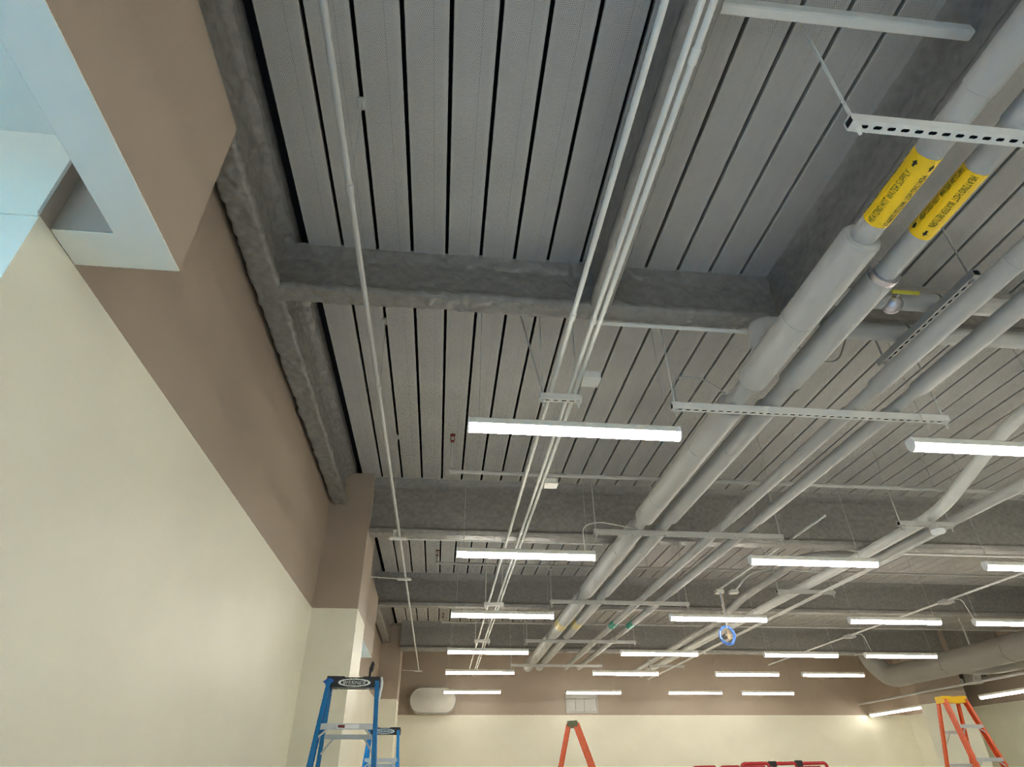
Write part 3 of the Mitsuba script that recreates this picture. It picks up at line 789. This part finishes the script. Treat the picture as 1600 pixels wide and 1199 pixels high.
def ladder(label, H, pos, rotz, capw, rail, capmat, splay=0.075, back=0.9, front=0.55, logo=None, step_label=False, capd=0.12, rail_d=0.07, tag=None):
    t = thing('stepladder', label, 'ladder')
    R = trimesh.transformations.rotation_matrix(math.radians(rotz), [0, 0, 1])

    def place(mesh):
        m = mesh.copy()
        m.apply_transform(R)
        m.apply_translation([pos[0], pos[1], -1.6])
        return m
    hw = capw / 2 - 0.022
    top = H - 0.05

    def fr(s, z):
        k = (top - z) / top
        return np.array([s * (hw + splay * (top - z)), -capd / 2 + 0.02 - front * k, z])

    def rr(s, z):
        k = (top - z) / top
        return np.array([s * (hw - 0.004 + splay * (top - z)), capd / 2 - 0.015 + back * k, z])
    body = trimesh.creation.extrude_polygon(sbox(-capw / 2 + 0.012, -capd / 2 + 0.012, capw / 2 - 0.012, capd / 2 - 0.012).buffer(0.012, 4), 0.052, engine='earcut')
    body.apply_translation([0, 0, H - 0.078])
    lip = [bx(-capw / 2 + 0.005, -capw / 2 + capw * 0.33, -capd / 2 + 0.002, capd / 2 - 0.002, H - 0.028, H - 0.012), bx(capw / 2 - capw * 0.33, capw / 2 - 0.005, -capd / 2 + 0.002, capd / 2 - 0.002, H - 0.028, H - 0.012),
           bx(-capw / 2 + 0.004, capw / 2 - 0.004, -capd / 2 + 0.004, capd / 2 - 0.004, H - 0.03, H - 0.018)]
    cap = put('cap', place(cat(body, *lip)), capmat, t)
    for s in (-1, 1):
        put('front_rail', place(stick(fr(s, 0), fr(s, top), 0.028, rail_d, (-s, 0, 0))), rail, t)
        put('rear_rail', place(stick(rr(s, 0), rr(s, top), 0.024, rail_d * 0.62, (-s, 0, 0))), rail, t)
        put('foot', place(cat(bevel_box(*(fr(s, 0)[0] - 0.025, fr(s, 0)[0] + 0.025, fr(s, 0)[1] - 0.05, fr(s, 0)[1] + 0.05, 0, 0.03)))), 'black_plastic', t)
        a, c = fr(s, H * 0.42), rr(s, H * 0.42)
        put('spreader', place(tube([a, c], 0.007, 6)), 'aluminium', t)
    z = 0.305
    zs = []
    while z < H - 0.22:
        zs.append(z)
        z += 0.305
    off = (H - 0.30) - zs[-1]
    for i, z in enumerate(zs):
        z = z + (off if off < 0.12 else 0)
        l, r = fr(-1, z), fr(1, z)
        st = put('step', place(cat(bx(l[0], r[0], l[1] - 0.04, l[1] + 0.035, z, z + 0.004), bx(l[0], r[0], l[1] - 0.042, l[1] - 0.038, z - 0.028, z + 0.006), bx(l[0], r[0], l[1] + 0.033, l[1] + 0.037, z - 0.02, z + 0.004))), 'aluminium', t)
        for s in (-1, 1):
            e = fr(s, z)
            put('brace', place(tube([(e[0] - s * 0.075, e[1] - 0.036, z - 0.012), (e[0] - s * 0.004, e[1] - 0.036 - 0.01, z - 0.07)], 0.0065, 6)), 'aluminium', t)
        if step_label and i == len(zs) - 1:
            y = l[1] - 0.0435
            d = put('sticker', place(bx(-0.06, 0.075, y, y + 0.002, z - 0.022, z + 0.002)), 'white_plastic', st, label='white and red safety sticker')
            put('sticker', place(bx(-0.055, -0.012, y - 0.0008, y, z - 0.018, z - 0.002)), 'sprinkler_red', st)
        l, r = rr(-1, z - 0.05), rr(1, z - 0.05)
        put('rear_bar', place(cat(bx(l[0], r[0], l[1] - 0.012, l[1] + 0.012, z - 0.064, z - 0.036))), 'aluminium', t)
        for s in (-1, 1):
            e = rr(s, z - 0.05)
            put('rear_brace', place(tube([(e[0] - s * 0.08, e[1] - 0.014, z - 0.05), (e[0] - s * 0.004, e[1] - 0.014, z - 0.15)], 0.006, 6)), 'aluminium', t)
    if logo:
        el = sbox(-0.001, -0.001, 0.001, 0.001).buffer(1.0, 24)
        w, h = capw * 0.295, 0.024
        outer, inner = affinity.scale(el, w, h, origin=(0, 0)), affinity.scale(el, w * 0.86, h * 0.76, origin=(0, 0))
        ringm = trimesh.creation.extrude_polygon(outer.difference(inner), 0.0015, engine='earcut')
        tx = centred(meshkit.text_mesh(logo, 0.021, 0.0015))
        tx.vertices[:, 0] *= 1.42 * w / (tx.bounds[1][0] - tx.bounds[0][0])
        for nm, g in (('logo_ring', ringm), ('logo_lettering', tx)):
            v = g.vertices
            g.vertices = np.c_[v[:, 0] + capw * 0.02, -capd / 2 - v[:, 2], v[:, 1] + H - 0.05]
            put(nm, place(g), 'white_plastic', cap, label='white oval emblem' if nm == 'logo_ring' else 'white WERNER lettering')
    return t


ladder('blue glass-fibre stepladder with black WERNER cap, in front of the nearest column', 2.225, (-0.58, 4.6), 3.0, 0.355, 'blue_glass_fibre', 'black_plastic', splay=0.07, logo='WERNER', step_label=True, rail_d=0.088)
ladder('brighter blue stepladder standing farther back, half hidden behind the front blue ladder', 2.13, (-0.565, 7.5), 0.0, 0.34, 'bright_blue_glass_fibre', 'black_plastic', splay=0.06, logo='WERNER')
ladder('orange stepladder with dull olive cap seen from the side near the far wall', 2.30, (1.757, 9.0), 78.0, 0.33, 'orange_glass_fibre', 'olive_plastic', capd=0.135, back=0.62, front=0.80, rail_d=0.085)
ladder('orange stepladder with yellow cap at the right', 2.39, (5.645, 7.0), 0.0, 0.285, 'orange_glass_fibre', 'amber_plastic', capd=0.14, splay=0.055, back=0.62, front=0.62, rail_d=0.06)

# odds and ends on the front ladder
t = thing('putty_knife', 'dark handled putty knife stuck upright in the front blue ladder cap', 'tool')
put('handle', tube([(-0.481, 4.60, 0.60), (-0.480, 4.60, 0.640), (-0.474, 4.60, 0.665), (-0.468, 4.60, 0.695), (-0.467, 4.60, 0.712)], [0.007, 0.008, 0.0145, 0.014, 0.006], 12), 'black_plastic', t, smooth=True)
put('blade', bx(-0.492, -0.470, 4.599, 4.6015, 0.545, 0.602), 'aluminium', t)
t = thing('painters_tape', 'crumpled strip of blue tape on the left corner of the front ladder cap', 'tape')
q = [(-0.770, 4.520, 0.575), (-0.735, 4.527, 0.602), (-0.700, 4.529, 0.588), (-0.715, 4.527, 0.566), (-0.745, 4.521, 0.556), (-0.762, 4.512, 0.570)]
scene[t] = mikit.ply(shift(trimesh.convex.convex_hull(np.array(q + [(a, b_ - 0.012, c) for a, b_, c in q]))), 'tape_blue')
t = thing('rag', 'white rag hanging down the right side of the front ladder cap', 'rag')
pts = np.array([(-0.398, 4.575, 0.612), (-0.392, 4.57, 0.58), (-0.394, 4.57, 0.54), (-0.399, 4.568, 0.50), (-0.402, 4.566, 0.462)])
scene[t] = mikit.ply(shift(tube(pts, [0.007, 0.010, 0.008, 0.009, 0.004], 10)), 'white_plastic', smooth=True)

# red scissor lift, only its guard rail rising into view
t = thing('scissor_lift', 'red scissor lift whose guard rails show at the bottom edge of the view', 'lift')
for a, b_ in ((3.53, 3.86), (3.92, 4.20), (4.24, 4.57)):
    put('guard_rail', tube(arc([(a, 8, -0.75), (a, 8, 0.180), (b_, 8, 0.184), (b_, 8, -0.75)], 6, 0.04), 0.018, 12), 'lift_red', t, smooth=40)
    put('guard_rail', tube(arc([(a, 9.6, -0.75), (a, 9.6, 0.180), (b_, 9.6, 0.184), (b_, 9.6, -0.75)], 6, 0.04), 0.018, 12), 'lift_red', t, smooth=40)
put('control_box', bevel_box(4.28, 4.52, 8.02, 8.12, -0.10, 0.155, 0.015), 'lift_red', t)
put('joint_clamp', cat(bevel_box(3.86, 3.95, 7.98, 8.02, 0.15, 0.205), bevel_box(4.19, 4.27, 7.98, 8.02, 0.15, 0.212)), 'black_plastic', t)
put('platform', bevel_box(3.48, 4.62, 7.95, 9.65, -0.82, -0.74, 0.01), 'lift_red', t)
for k in range(3):
    z = -1.35 + k * 0.18
    for y in (8.05, 9.55):
        put('scissor_arm', tube([(3.55, y, z), (4.55, y, z + 0.17)], 0.03, 8), 'dark_steel', t)
        put('scissor_arm', tube([(4.55, y + 0.06, z), (3.55, y + 0.06, z + 0.17)], 0.03, 8), 'dark_steel', t)
put('chassis', bevel_box(3.45, 4.65, 7.9, 9.7, -1.5, -1.36, 0.02), 'lift_red', t)
for xx in (3.5, 4.6):
    for yy in (8.15, 9.45):
        put('wheel', tube([(xx - 0.05, yy, -1.48), (xx + 0.05, yy, -1.48)], 0.12, 20), 'black_plastic', t)
